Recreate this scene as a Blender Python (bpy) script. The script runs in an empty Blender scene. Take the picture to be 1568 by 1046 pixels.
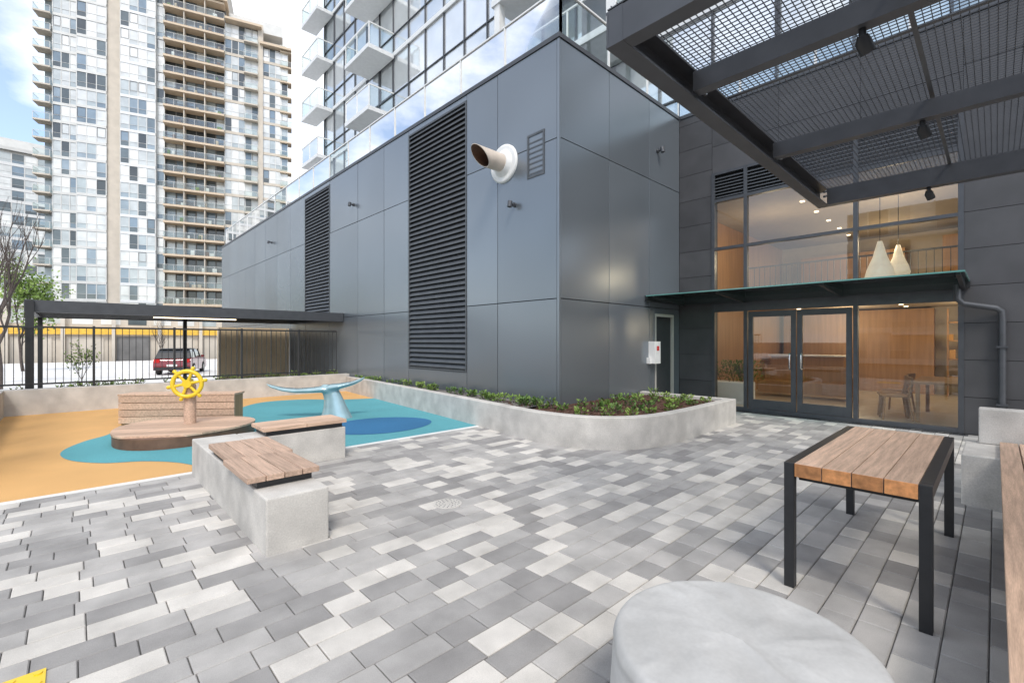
import bpy, bmesh, math, random
from mathutils import Vector, Matrix, noise
random.seed(7)
S = bpy.context.scene
R = math.radians

# ---------------------------------------------------------------- materials
def new_mat(name):
    m = bpy.data.materials.new(name); m.use_nodes = True
    nt = m.node_tree; b = nt.nodes['Principled BSDF']
    return m, nt, b
def N(nt, t, **kw):
    n = nt.nodes.new(t)
    for k, v in kw.items(): setattr(n, k, v)
    return n
def mat(name, col, rough=0.6, metal=0.0, var=0.12, nscale=6.0, fine=0.0, fscale=120, bump=0.0, bscale=60, vvar=0.0,
        stretch=(1,1,1), spec=0.5, coat=0.0, rvar=0.0, emit=None, es=0.0, bdist=0.01, bdetail=4, ndetail=6):
    m, nt, b = new_mat(name); L = nt.links
    geo = N(nt, 'ShaderNodeTexCoord')
    mp = N(nt, 'ShaderNodeMapping'); mp.inputs['Scale'].default_value = stretch
    L.new(geo.outputs['Object'], mp.inputs['Vector'])
    n1 = N(nt, 'ShaderNodeTexNoise'); n1.inputs['Scale'].default_value = nscale; n1.inputs['Detail'].default_value = ndetail
    L.new(mp.outputs[0], n1.inputs['Vector'])
    r1 = N(nt, 'ShaderNodeMapRange'); r1.inputs[1].default_value = .3; r1.inputs[2].default_value = .7
    r1.inputs[3].default_value = 1-var; r1.inputs[4].default_value = 1+var
    L.new(n1.outputs['Fac'], r1.inputs[0])
    val = r1.outputs[0]
    if fine:
        n2 = N(nt, 'ShaderNodeTexNoise'); n2.inputs['Scale'].default_value = fscale; n2.inputs['Detail'].default_value = 3
        L.new(mp.outputs[0], n2.inputs['Vector'])
        r2 = N(nt, 'ShaderNodeMapRange'); r2.inputs[1].default_value = .3; r2.inputs[2].default_value = .7
        r2.inputs[3].default_value = 1-fine; r2.inputs[4].default_value = 1+fine
        L.new(n2.outputs['Fac'], r2.inputs[0])
        mm = N(nt, 'ShaderNodeMath', operation='MULTIPLY'); L.new(val, mm.inputs[0]); L.new(r2.outputs[0], mm.inputs[1]); val = mm.outputs[0]
    if vvar:
        a = N(nt, 'ShaderNodeAttribute', attribute_name='v')
        r3 = N(nt, 'ShaderNodeMapRange'); r3.inputs[3].default_value = 1-vvar; r3.inputs[4].default_value = 1+vvar
        L.new(a.outputs['Fac'], r3.inputs[0])
        mm = N(nt, 'ShaderNodeMath', operation='MULTIPLY'); L.new(val, mm.inputs[0]); L.new(r3.outputs[0], mm.inputs[1]); val = mm.outputs[0]
    vm = N(nt, 'ShaderNodeVectorMath', operation='SCALE'); vm.inputs[0].default_value = col[:3]
    L.new(val, vm.inputs['Scale']); L.new(vm.outputs[0], b.inputs['Base Color'])
    b.inputs['Roughness'].default_value = rough; b.inputs['Metallic'].default_value = metal
    b.inputs['Specular IOR Level'].default_value = spec
    b.inputs['Coat Weight'].default_value = coat
    if rvar:
        rr = N(nt, 'ShaderNodeMapRange'); rr.inputs[1].default_value=.3; rr.inputs[2].default_value=.7
        rr.inputs[3].default_value = rough-rvar; rr.inputs[4].default_value = rough+rvar
        L.new(n1.outputs['Fac'], rr.inputs[0]); L.new(rr.outputs[0], b.inputs['Roughness'])
    if bump:
        nb = N(nt, 'ShaderNodeTexNoise'); nb.inputs['Scale'].default_value = bscale; nb.inputs['Detail'].default_value = bdetail
        L.new(mp.outputs[0], nb.inputs['Vector'])
        bp = N(nt, 'ShaderNodeBump'); bp.inputs['Strength'].default_value = bump; bp.inputs['Distance'].default_value = bdist
        L.new(nb.outputs['Fac'], bp.inputs['Height']); L.new(bp.outputs[0], b.inputs['Normal'])
    if emit:
        b.inputs['Emission Color'].default_value = (*emit, 1); b.inputs['Emission Strength'].default_value = es
    return m
def ramp_mat(name, stops, rough=.5, spec=.5, fine=.08, fscale=150, mott=.1, mscale=8, bump=.0, bscale=150, interp='LINEAR', metal=0):
    m, nt, b = new_mat(name); L = nt.links
    a = N(nt, 'ShaderNodeAttribute', attribute_name='v')
    cr = N(nt, 'ShaderNodeValToRGB'); cr.color_ramp.interpolation = interp
    els = cr.color_ramp.elements
    els[0].position = stops[0][0]; els[0].color = (*stops[0][1], 1)
    els[1].position = stops[-1][0]; els[1].color = (*stops[-1][1], 1)
    for p, c in stops[1:-1]:
        e = els.new(p); e.color = (*c, 1)
    L.new(a.outputs['Fac'], cr.inputs[0])
    tc = N(nt, 'ShaderNodeTexCoord'); val = None
    for sc, am in ((mscale, mott), (fscale, fine)):
        n2 = N(nt, 'ShaderNodeTexNoise'); n2.inputs['Scale'].default_value = sc; n2.inputs['Detail'].default_value = 5
        L.new(tc.outputs['Object'], n2.inputs['Vector'])
        r2 = N(nt, 'ShaderNodeMapRange'); r2.inputs[1].default_value = .3; r2.inputs[2].default_value = .7
        r2.inputs[3].default_value = 1-am; r2.inputs[4].default_value = 1+am
        L.new(n2.outputs['Fac'], r2.inputs[0])
        if val is None: val = r2.outputs[0]
        else:
            mm = N(nt, 'ShaderNodeMath', operation='MULTIPLY'); L.new(val, mm.inputs[0]); L.new(r2.outputs[0], mm.inputs[1]); val = mm.outputs[0]
    vm = N(nt, 'ShaderNodeVectorMath', operation='SCALE'); L.new(cr.outputs[0], vm.inputs[0]); L.new(val, vm.inputs['Scale'])
    L.new(vm.outputs[0], b.inputs['Base Color'])
    b.inputs['Roughness'].default_value = rough; b.inputs['Specular IOR Level'].default_value = spec; b.inputs['Metallic'].default_value = metal
    if bump:
        nb = N(nt, 'ShaderNodeTexNoise'); nb.inputs['Scale'].default_value = bscale; nb.inputs['Detail'].default_value = 4
        L.new(tc.outputs['Object'], nb.inputs['Vector'])
        bp = N(nt, 'ShaderNodeBump'); bp.inputs['Strength'].default_value = bump; bp.inputs['Distance'].default_value = .004
        L.new(nb.outputs['Fac'], bp.inputs['Height']); L.new(bp.outputs[0], b.inputs['Normal'])
    return m
def glass_mat(name, tint=(.9,.95,.94), refl=1.0, ior=1.5, base=0.0):
    m = bpy.data.materials.new(name); m.use_nodes = True; nt = m.node_tree; L = nt.links
    nt.nodes.clear()
    out = N(nt, 'ShaderNodeOutputMaterial'); mx = N(nt, 'ShaderNodeMixShader')
    tr = N(nt, 'ShaderNodeBsdfTransparent'); tr.inputs[0].default_value = (*tint, 1)
    gl = N(nt, 'ShaderNodeBsdfGlossy'); gl.inputs['Roughness'].default_value = .01; gl.inputs[0].default_value = (refl, refl, refl, 1)
    fr = N(nt, 'ShaderNodeFresnel'); fr.inputs[0].default_value = ior
    ad = N(nt, 'ShaderNodeMath', operation='ADD'); ad.use_clamp = True; ad.inputs[1].default_value = base
    L.new(fr.outputs[0], ad.inputs[0]); L.new(ad.outputs[0], mx.inputs[0]); L.new(tr.outputs[0], mx.inputs[1]); L.new(gl.outputs[0], mx.inputs[2]); L.new(mx.outputs[0], out.inputs[0])
    return m

M = {}
M['paver'] = ramp_mat('paver_concrete', [(0,(.265,.255,.246)),(.3,(.315,.304,.292)),(.36,(.36,.347,.332)),(.72,(.42,.403,.382)),(.78,(.52,.495,.455)),(1,(.60,.57,.525))], rough=.85, fine=.10, fscale=240, mott=.18, mscale=3.5, bump=.35, bscale=300)
M['joint'] = mat('joint_sand', (.16,.155,.145), .95)
M['concrete'] = mat('cast_concrete', (.54,.515,.475), .85, var=.18, nscale=3.5, fine=.10, fscale=90, bump=.35, bscale=45, bdist=.006)
M['slabconc'] = mat('street_concrete', (.72,.71,.69), .9, var=.1, nscale=.7, fine=.06, fscale=30)
M['asphalt'] = mat('asphalt', (.06,.06,.062), .9, var=.15, nscale=.5, fine=.15, fscale=60)
M['ochre'] = mat('rubber_ochre', (.64,.37,.14), .9, var=.08, nscale=1.0, fine=.22, fscale=170, bump=.4, bscale=200, bdist=.004)
M['teal'] = mat('rubber_teal', (.095,.33,.37), .9, var=.08, nscale=1.0, fine=.25, fscale=170, bump=.4, bscale=200, bdist=.004)
M['blue'] = mat('rubber_blue', (.025,.14,.29), .9, var=.08, nscale=1.0, fine=.25, fscale=170, bump=.4, bscale=200, bdist=.004)
M['panel'] = mat('metal_panel_slate', (.20,.225,.25), .26, metal=.5, var=.05, nscale=.5, ndetail=1, vvar=.09, spec=.8, bump=.09, bscale=.5, bdist=.3, bdetail=0)
M['paneljoint'] = mat('panel_backing', (.03,.033,.036), .7)
M['louver'] = mat('louver_charcoal', (.09,.097,.105), .45, metal=.3)
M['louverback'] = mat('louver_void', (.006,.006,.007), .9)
M['tile'] = mat('charcoal_tile', (.064,.063,.066), .5, var=.15, nscale=2, vvar=.12)
M['black'] = mat('black_steel', (.022,.023,.025), .42, var=.15, nscale=12)
M['dkframe'] = mat('dark_frame', (.07,.074,.082), .4, metal=.2)
M['steel'] = mat('stainless', (.6,.6,.6), .25, metal=1)
M['white'] = mat('white_paint', (.78,.78,.76), .5, var=.04)
M['offwhite'] = mat('offwhite_soffit', (.72,.73,.73), .6, var=.05)
M['beige'] = mat('beige_vent', (.6,.52,.44), .45, var=.1)
M['door'] = mat('beige_door', (.42,.40,.37), .5, var=.04)
def wood(name, col, st, sc=3.0):
    return mat(name, col, .6, var=.24, nscale=sc, stretch=st, fine=.13, fscale=22, vvar=.2, bump=.2, bscale=20)
M['woodX'] = wood('cedar_planks_x', (.56,.385,.275), (1,16,16))
M['woodY'] = wood('cedar_planks_y', (.52,.36,.265), (16,1,16))
M['woodend'] = mat('cedar_endgrain', (.52,.23,.085), .7, var=.3, nscale=30, vvar=.25)
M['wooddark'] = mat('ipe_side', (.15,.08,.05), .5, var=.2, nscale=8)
M['woodwarm'] = mat('interior_wood', (.42,.24,.12), .5, var=.15, nscale=2, stretch=(8,8,.5))
M['yellow'] = mat('yellow_plastic', (.82,.57,.03), .35, var=.03)
M['whale'] = mat('teal_fibreglass', (.33,.47,.50), .22, var=.12, nscale=5, coat=.4, metal=.3)
M['fabric'] = mat('grey_vinyl_cover', (.47,.465,.45), .6, var=.15, nscale=4, fine=.04, fscale=60, bump=.25, bscale=9, bdist=.012, bdetail=2)
M['mulch'] = mat('bark_mulch', (.12,.06,.04), .95, var=.5, nscale=30, fine=.4, fscale=110, bump=1, bscale=70, bdist=.03)
M['gravel'] = mat('planter_gravel', (.22,.20,.18), .95, var=.4, nscale=40, fine=.3, fscale=130, bump=1, bscale=80, bdist=.03)
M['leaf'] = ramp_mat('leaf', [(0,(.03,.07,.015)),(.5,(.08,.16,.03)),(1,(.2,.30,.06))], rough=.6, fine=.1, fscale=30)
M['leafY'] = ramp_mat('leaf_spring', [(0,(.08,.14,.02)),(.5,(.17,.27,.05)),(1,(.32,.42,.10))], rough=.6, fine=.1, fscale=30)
M['bark'] = mat('bark', (.10,.08,.07), .9, var=.3, nscale=10)
M['glass'] = glass_mat('clear_glass', (.86,.90,.88), 1.0, 1.5, .07)
M['guard'] = glass_mat('guard_glass', (.84,.91,.89), .9, 1.25, .07)
M['gcanopy'] = glass_mat('green_canopy_glass', (.60,.80,.75), .9, 1.5, .10)
M['gedge'] = mat('glass_edge_green', (.12,.30,.27), .2, var=.05)
M['twin'] = ramp_mat('tower_window_glass', [(0,(.30,.33,.35)),(.3,(.52,.56,.58)),(.6,(.74,.77,.78)),(1,(.88,.90,.91))], rough=.05, spec=.9, fine=.0, mott=.05, mscale=1, metal=.6)
M['awin'] = ramp_mat('apartment_window_glass', [(0,(.06,.07,.075)),(.12,(.13,.16,.17)),(.22,(.20,.27,.34)),(.34,(.40,.45,.46)),(.5,(.56,.58,.57)),(.8,(.78,.78,.75))], rough=.10, spec=.7, fine=.0, mott=.14, mscale=.7, metal=.08)  # blue stop paints sky reflection into some panes, pale stops are blinds
M['aconc'] = mat('beige_concrete', (.58,.52,.44), .8, var=.08, nscale=1)
M['atan'] = mat('tan_fascia', (.62,.50,.37), .8, var=.06, nscale=1)
M['agrey'] = mat('grey_spandrel', (.62,.62,.60), .5, var=.06, nscale=1)
M['adark'] = mat('balcony_recess', (.17,.165,.16), .6, var=.25, nscale=1)
M['carpaint'] = mat('red_car_paint', (.20,.01,.015), .25, coat=.8, var=.02)
M['cardark'] = mat('car_glass', (.012,.014,.016), .08, spec=.8, var=0)
M['rubber'] = mat('tyre', (.02,.02,.02), .8)
M['redlamp'] = mat('tail_lamp', (.5,.01,.01), .2)
M['floorin'] = mat('interior_floor', (.5,.44,.36), .35, var=.06)
M['wallin'] = mat('interior_wall', (.52,.45,.36), .8, var=.05)
M['ceilin'] = mat('interior_ceiling', (.38,.32,.25), .8, var=.05)
M['lamp'] = mat('lamp_glow', (.9,.8,.6), .5, emit=(1,.78,.5), es=4)
M['pend'] = mat('pendant_shade', (.85,.78,.66), .6, emit=(1,.85,.62), es=.4)
M['warm'] = mat('warm_glow_wall', (.74,.58,.38), .7, var=.12, nscale=1.5)  # warm light on the wall put into its base colour
M['yband'] = mat('yellow_fascia', (.75,.45,.06), .5)
M['red'] = mat('red_label', (.55,.03,.03), .5)

# ---------------------------------------------------------------- mesh builder
class MB:
    def __init__(s): s.v=[]; s.f=[]; s.m=[]; s.a=[]; s.mats=[]; s.sm=[]
    def mi(s, k):
        if k not in s.mats: s.mats.append(k)
        return s.mats.index(k)
    def add(s, vs, fs, k, a=None, smooth=False):
        o=len(s.v); s.v += [tuple(p) for p in vs]; i=s.mi(k)
        if a is None: a=random.random()
        for f in fs: s.f.append([o+j for j in f]); s.m.append(i); s.a.append(a); s.sm.append(smooth)
    def box(s, x0,x1,y0,y1,z0,z1,k,a=None,M_=None):
        vs=[Vector(p) for p in ((x0,y0,z0),(x1,y0,z0),(x1,y1,z0),(x0,y1,z0),(x0,y0,z1),(x1,y0,z1),(x1,y1,z1),(x0,y1,z1))]
        if M_: vs=[M_@p for p in vs]
        s.add(vs,[(0,3,2,1),(4,5,6,7),(0,1,5,4),(1,2,6,5),(2,3,7,6),(3,0,4,7)],k,a)
    def extr(s, prof, axis, a0, a1, k, a=None, smooth=False, M_=None):
        def P(p,t):
            q = {'X':(t,p[0],p[1]),'Y':(p[0],t,p[1]),'Z':(p[0],p[1],t)}[axis]
            return M_@Vector(q) if M_ else q
        n=len(prof); vs=[P(p,a0) for p in prof]+[P(p,a1) for p in prof]
        fs=[(i,(i+1)%n,n+(i+1)%n,n+i) for i in range(n)]
        if a is None: a=random.random()
        s.add(vs,fs,k,a,smooth)
        s.add(vs,[tuple(range(n))[::-1], tuple(range(n,2*n))],k,a)
    def tube(s, pts, rad, k, n=8, closed=False, cap=True, a=None, smooth=True):
        pts=[Vector(p) for p in pts]; m=len(pts)
        if not isinstance(rad,(list,tuple)): rad=[rad]*m
        vs=[]; up=None
        for i,p in enumerate(pts):
            if closed: t=pts[(i+1)%m]-pts[i-1]
            else: t=pts[min(i+1,m-1)]-pts[max(i-1,0)]
            t.normalize()
            if up is None:
                up=Vector((0,0,1)) if abs(t.z)<.9 else Vector((1,0,0))
            x=t.cross(up)
            if x.length<1e-4: x=t.orthogonal()
            x.normalize(); y=x.cross(t).normalized(); up=y
            for j in range(n):
                an=2*math.pi*j/n; vs.append(p+(x*math.cos(an)+y*math.sin(an))*rad[i])
        fs=[]
        for i in range(m if closed else m-1):
            for j in range(n):
                a0=i*n+j; a1=i*n+(j+1)%n; b0=((i+1)%m)*n+j; b1=((i+1)%m)*n+(j+1)%n
                fs.append((a0,a1,b1,b0))
        if a is None: a=random.random()
        s.add(vs,fs,k,a,smooth)
        if cap and not closed:
            s.add(vs[:n],[tuple(range(n))],k,a); s.add(vs[-n:],[tuple(range(n))],k,a)
    def cyl(s, p0,p1,r,k,n=24,a=None): s.tube([p0,p1],r,k,n,a=a)
    def rings(s, rings, k, cap=True, a=None):
        n=len(rings[0]); vs=[p for r in rings for p in r]; fs=[]
        for i in range(len(rings)-1):
            for j in range(n): fs.append((i*n+j,i*n+(j+1)%n,(i+1)*n+(j+1)%n,(i+1)*n+j))
        if cap: fs.append(tuple(range(n))); fs.append(tuple(range((len(rings)-1)*n,len(rings)*n)))
        s.add(vs,fs,k,a,True)
    def obj(s, name, parent=None, bevel=0, recalc=True):
        me=bpy.data.meshes.new(name); me.from_pydata(s.v,[],s.f)
        for k in s.mats: me.materials.append(M[k])
        me.polygons.foreach_set('material_index', s.m)
        me.polygons.foreach_set('use_smooth', s.sm)
        at=me.attributes.new('v','FLOAT','FACE'); at.data.foreach_set('value', s.a)
        if recalc:
            bm=bmesh.new(); bm.from_mesh(me)
            bmesh.ops.recalc_face_normals(bm, faces=bm.faces); bm.to_mesh(me); bm.free()
        me.update()
        o=bpy.data.objects.new(name, me); S.collection.objects.link(o)
        if parent: o.parent=parent
        if bevel:
            b=o.modifiers.new('bevel','BEVEL'); b.width=bevel; b.segments=2; b.limit_method='ANGLE'; b.angle_limit=R(40)
        return o
def empty(name, loc=(0,0,0), rz=0):
    e=bpy.data.objects.new(name,None); e.location=loc; e.rotation_euler=(0,0,rz); e.empty_display_size=.3
    S.collection.objects.link(e); return e
def catmull(P, n=8, closed=False):
    out=[]; m=len(P)
    rng = range(m) if closed else range(m-1)
    for i in rng:
        g=lambda j: Vector(P[j%m]) if closed else Vector(P[max(0,min(m-1,j))])
        p0,p1,p2,p3=g(i-1),g(i),g(i+1),g(i+2)
        for t in range(n):
            t/=n; out.append(.5*((2*p1)+(p2-p0)*t+(2*p0-5*p1+4*p2-p3)*t*t+(3*p1-p0-3*p2+p3)*t**3))
    if not closed: out.append(Vector(P[-1]))
    return out

# ---------------------------------------------------------------- ground
g=MB(); g.box(-900,900,-900,900,-1.2,-.65,'asphalt'); g.obj('ground')
SZ=-.45
g=MB(); g.box(-60,60,18.2,60,-.64,SZ,'slabconc')
g.obj('street_plaza')
g=MB()
for i in range(14): g.box(-20+i*2.8,-19.88+i*2.8,36,41,SZ+.002,SZ+.006,'white')
g.obj('parking_bay_markings')
g=MB(); g.box(-60,60,60,72,-.64,-.60,'asphalt'); g.obj('road')

# courtyard base + pavers
g=MB(); g.box(-2.6,14,-9,6.33,-.65,-.014,'joint')
X0,X1,Y1=-2.5,10.44,6.29; row=.165
y=Y1
while y>-6:
    ya,yb=y-row+.0035,y-.0015
    x=X0-random.random()*.3
    while x<X1:
        L=random.choice([.22,.22,.30,.34,.34])
        xa,xb=max(x,X0),min(x+L-.005,X1)
        if xb-xa>.03:
            r=random.random()
            if r<.27: v=.78+.22*random.random()
            elif r<.70: v=.36+.36*random.random()
            else: v=random.random()*.3
            dz=random.uniform(-.0015,.0015); c=.005
            vs=[(xa,ya,-.013),(xb,ya,-.013),(xb,yb,-.013),(xa,yb,-.013),
                (xa,ya,dz-c),(xb,ya,dz-c),(xb,yb,dz-c),(xa,yb,dz-c),
                (xa+c,ya+c,dz),(xb-c,ya+c,dz),(xb-c,yb-c,dz),(xa+c,yb-c,dz)]
            fs=[(8,9,10,11)]+[(i,(i+1)%4,4+(i+1)%4,4+i) for i in range(4)]+[(4+i,4+(i+1)%4,8+(i+1)%4,8+i) for i in range(4)]
            g.add(vs,fs,'paver',v)
        x+=L
    y-=row
g.obj('paver_patio')
# entrance trench drain
g=MB(); g.box(10.24,10.40,.3,4.5,-.01,.004,'steel')
for i in range(105): g.box(10.26,10.38,.34+i*.039,.352+i*.039,.0042,.006,'louverback')
g.obj('entrance_trench_drain')

# play surface
pl=empty('playground_rubber_surface')
g=MB(); g.box(-1.0,6.1,6.37,13.62,-.65,.0,'ochre'); g.obj('ochre_base',pl)
teal=[(1.15,6.385),(.95,6.95),(.64,7.35),(.25,7.6),(-.05,8.1),(-.12,8.75),(.1,9.4),(.4,9.85),(.5,10.4),(.75,10.9),(1.3,10.9),(1.9,10.75),(2.5,11.2),(2.9,12.0),(3.5,12.5),(4.3,12.35),(4.9,11.7),(5.5,11.4)]
tp=catmull(teal,8)
poly=[(p.x,p.y,.004) for p in tp]+[(6.0,11.2,.004),(6.0,6.375,.004)]
g=MB(); g.add(poly,[tuple(range(len(poly)))],'teal'); g.obj('teal_area',pl)
c=(3.95,7.62)
poly=[(c[0]+.95*math.cos(a)*(1+.05*math.cos(2*a+1)),c[1]+.8*math.sin(a),.008) for a in [2*math.pi*i/48 for i in range(48)]]
g=MB(); g.add(poly,[tuple(range(48))],'blue'); g.obj('blue_area',pl)
g=MB(); g.box(-2.5,5.3,6.29,6.37,-.2,.006,'white'); g.obj('playground_edging')

# ---------------------------------------------------------------- planter
PH=.45
path=[(5.98,13.6),(5.62,10.2),(5.35,7.6),(5.15,6.0),(5.02,5.0),(5.04,4.4),(5.2,3.88),(5.55,3.5),(6.1,3.3),(6.9,3.25),(7.8,3.26),(8.64,3.28)]
pp=catmull(path,6)
inn=[]
for i,p in enumerate(pp):
    t=(pp[min(i+1,len(pp)-1)]-pp[max(i-1,0)]).normalized()
    w=.07 if i<2 else .16
    inn.append(p+Vector((-t.y,t.x))*w)
pln=empty('concrete_planter')
g=MB(); n=len(pp); vs=[];ch=.012
for p,q in zip(pp,inn):
    d=(q-p).normalized()
    vs+=[(p.x,p.y,-.05),(p.x,p.y,PH-ch),(p.x+d.x*ch,p.y+d.y*ch,PH),(q.x-d.x*ch,q.y-d.y*ch,PH),(q.x,q.y,PH-ch),(q.x,q.y,.2)]
fs=[]
for i in range(n-1):
    for j in range(5): fs.append((i*6+j,i*6+j+1,(i+1)*6+j+1,(i+1)*6+j))
g.add(vs,fs,'concrete',.5,False)
g.obj('planter_wall',pln)
g=MB(); g.box(8.64,8.80,3.28,5.17,-.05,PH-.001,'concrete'); g.obj('planter_end_wall',pln,bevel=.01)
g=MB()
mid=[i for i,q in enumerate(inn) if q.y<5.3][0]
for i in range(n-1):
    if inn[i+1].y>5.2 and i<mid:
        g.add([(inn[i].x,inn[i].y,PH-.06),(inn[i+1].x,inn[i+1].y,PH-.06),(6.12,inn[i+1].y,PH-.06),(6.12,inn[i].y,PH-.06)],[(0,1,2,3)],'gravel')
rest=[(q.x,q.y,PH-.06) for q in inn[mid-1:]]+[(8.64,5.2,PH-.06),(6.12,5.2,PH-.06),(6.12,inn[mid-1].y,PH-.06)]
g.add(rest,[tuple(range(len(rest)))],'mulch')
for i in range(900):
    x=random.uniform(5.25,8.6); y=random.uniform(3.45,6.2)
    if (x<6.0 and y<3.9) or (x>6.05 and y>5.15) or x<5.35: continue
    a=random.random()*3.14; s=random.uniform(.012,.03)
    m=Matrix.Translation((x,y,PH-.05))@Matrix.Rotation(a,4,'Z')@Matrix.Rotation(random.uniform(-.6,.6),4,'X')
    g.box(-s,s,-s*.4,s*.4,-.004,.006,'mulch',random.random(),m)
g.obj('planter_soil',pln)
def leaf(g,c,d,L,w,k,a):
    d=d.normalized(); s=d.cross(Vector((random.gauss(0,1),random.gauss(0,1),random.gauss(0,1)))).normalized()*w
    g.add([c,c+d*L*.5+s,c+d*L,c+d*L*.5-s],[(0,1,2,3)],k,a)
def shrub(g,x,y,z,h,r,n=60,k='leaf'):
    b=random.random()*.5
    for i in range(n):
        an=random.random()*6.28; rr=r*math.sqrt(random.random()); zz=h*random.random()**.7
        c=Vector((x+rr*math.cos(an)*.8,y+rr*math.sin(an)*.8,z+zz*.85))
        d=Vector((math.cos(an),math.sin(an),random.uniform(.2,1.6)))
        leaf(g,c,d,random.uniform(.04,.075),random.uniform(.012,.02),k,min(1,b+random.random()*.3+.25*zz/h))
    for i in range(5):
        an=random.random()*6.28
        g.tube([(x,y,z),(x+r*.6*math.cos(an),y+r*.6*math.sin(an),z+h*.7)],.004,'bark',4)
g=MB()
for i in range(2,mid+1,1):
    for k in range(2):
        q=inn[i]
        x=(q.x+6.08)/2+random.uniform(-.12,.12)*(6.08-q.x)/.8; yy=q.y+random.uniform(-.3,.3)
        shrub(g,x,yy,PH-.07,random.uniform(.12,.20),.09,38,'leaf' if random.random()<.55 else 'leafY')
for j,yy in enumerate((3.62,4.0,4.38,4.78)):
    x=5.5+(j%2)*.2
    while x<8.5:
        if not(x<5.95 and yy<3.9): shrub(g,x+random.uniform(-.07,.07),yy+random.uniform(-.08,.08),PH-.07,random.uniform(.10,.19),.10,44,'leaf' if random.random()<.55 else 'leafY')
        x+=.46
g.obj('planter_shrubs',recalc=False)

# ---------------------------------------------------------------- boundary curb + fence
g=MB(); g.box(-1.25,6.1,13.6,13.85,-.65,.52,'concrete'); g.box(-1.25,-1.0,7.0,13.6,-.65,.519,'concrete'); g.obj('concrete_kerb_wall',bevel=.01)
fe=empty('metal_picket_fence'); g=MB()
def fence(x0,y0,x1,y1,z0,z1):
    L=math.hypot(x1-x0,y1-y0); n=int(L/.12); ux,uy=(x1-x0)/L,(y1-y0)/L
    m=Matrix.Translation((x0,y0,0))@Matrix.Rotation(math.atan2(uy,ux),4,'Z')
    g.box(0,L,-.022,.022,z1-.04,z1,'black',.5,m); g.box(0,L,-.018,.018,z0+.08,z0+.115,'black',.5,m)
    for i in range(n+1):
        u=L*i/n
        if i%12==0: g.box(u-.022,u+.022,-.026,.026,z0-.02,z1+.02,'black',.5,m)
        else: g.box(u-.006,u+.006,-.006,.006,z0+.1,z1-.04,'black',.5,m)
fence(-1.12,13.73,5.75,13.73,.52,1.82); fence(-1.12,13.7,-1.12,7.2,.52,1.82)
g.obj('pickets_and_rails',fe)
g=MB()
for i in range(60):
    x=random.uniform(-.9,5.9); shrub(g,x,13.95+random.random()*.25,.42,random.uniform(.1,.25),.1,16,'leafY')
g.obj('fence_groundcover',recalc=False)
g=MB(); g.box(-1.25,6.1,13.851,14.4,-.65,.44,'mulch'); g.obj('planting_bed')

# covered walkway beyond fence
cw=empty('steel_walkway_canopy'); g=MB()
g.box(-.75,6.08,14.0,14.12,2.12,2.38,'dkframe'); g.box(-.75,6.08,18.4,18.5,2.16,2.36,'black'); g.box(-.75,-.63,14.12,18.4,2.16,2.36,'black')
for i in range(9):
    y=14.5+i*.45; g.box(-.62,6.05,y,y+.1,2.18,2.31,'black')
for i in range(46):
    x=-.6+i*.146; g.box(x,x+.05,14.13,18.39,2.312,2.352,'dkframe')
g.box(-.7,6.05,14.125,18.45,2.362,2.385,'dkframe')
for x in (-.72,2.6):
    for y in (18.3,): g.box(x,x+.1,y,y+.1,-.6,2.16,'black')
g.box(-.73,-.6,13.9,13.999,.44,2.36,'black')
g.box(1.6,3.6,16.0,16.05,2.15,2.175,'lamp')
g.obj('canopy_frame',cw)
g=MB(); g.box(3.7,6.05,18.9,19.1,-.6,2.0,'warm')  # stands in for warm-lit glass, the glow is in the wall colour
for i in range(5): g.box(3.7+i*.56,3.74+i*.56,18.87,18.9,-.6,2.0,'aconc')
g.obj('warm_glow_screen_wall')

# ---------------------------------------------------------------- podium building
pod=empty('podium_building')
WX,WY,TZ=6.1,5.22,6.86
g=MB()
g.box(WX+.05,15,WY+.05,30.3,-.65,TZ-.02,'paneljoint')
g.obj('core',pod)
g=MB(); gap=.007
def tilt(cx,cy,cz):   # each cassette panel sits very slightly out of true
    return Matrix.Translation((cx,cy,cz))@Matrix.Rotation(R(random.uniform(-.2,.2)),4,'Z')@Matrix.Translation((-cx,-cy,-cz))
def panX(y0,y1,z0,z1):
    g.box(WX,WX+.045,y0+gap,y1-gap,z0+gap,z1-gap,'panel',None,tilt(WX,(y0+y1)/2,0))
def panY(x0,x1,z0,z1):
    g.box(x0+gap,x1-gap,WY,WY+.045,z0+gap,z1-gap,'panel',None,tilt((x0+x1)/2,WY,0))
zs=[.3,2.25,5.05,TZ-.08]
def colX(a,b,zz):
    for i in range(len(zz)-1): panX(a,b,zz[i],zz[i+1])
g.box(WX,WX+.045,WY+.0,WY+.05,.3,TZ-.08,'panel',.5)
colX(5.27,6.82,zs); colX(6.82,7.81,zs)
panX(7.81,10.17,6.66,TZ-.08); panX(7.81,10.17,.3,.84)
colX(10.17,11.44,zs); colX(11.44,13.03,zs); colX(13.03,15.09,zs)
panX(15.09,17.33,6.66,TZ-.08); panX(15.09,17.33,.0,2.25)
ys=[17.33,18.9,20.5,22.1,23.7,25.3,26.9,28.5,30.3]
for a,b in zip(ys[:-1],ys[1:]): colX(a,b,[-.6]+zs[1:])
xs=[6.145,7.6,9.11]
for a,b in zip(xs[:-1],xs[1:]):
    for i in range(3): panY(a,b,zs[i],zs[i+1])
panY(9.11,10.5,2.25,5.05); panY(9.11,10.5,5.05,TZ-.08); panY(9.11,9.36,.0,2.25); panY(10.22,10.5,0,2.25)
panY(9.36,10.22,2.12,2.25)
g.obj('metal_panels',pod,bevel=.003)
g=MB()
g.box(WX-.02,WX+.35,WY-.02,30.3,TZ-.08,TZ,'dkframe'); g.box(WX+.35,10.5,WY-.02,WY+.3,TZ-.08,TZ-.001,'dkframe')
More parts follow.
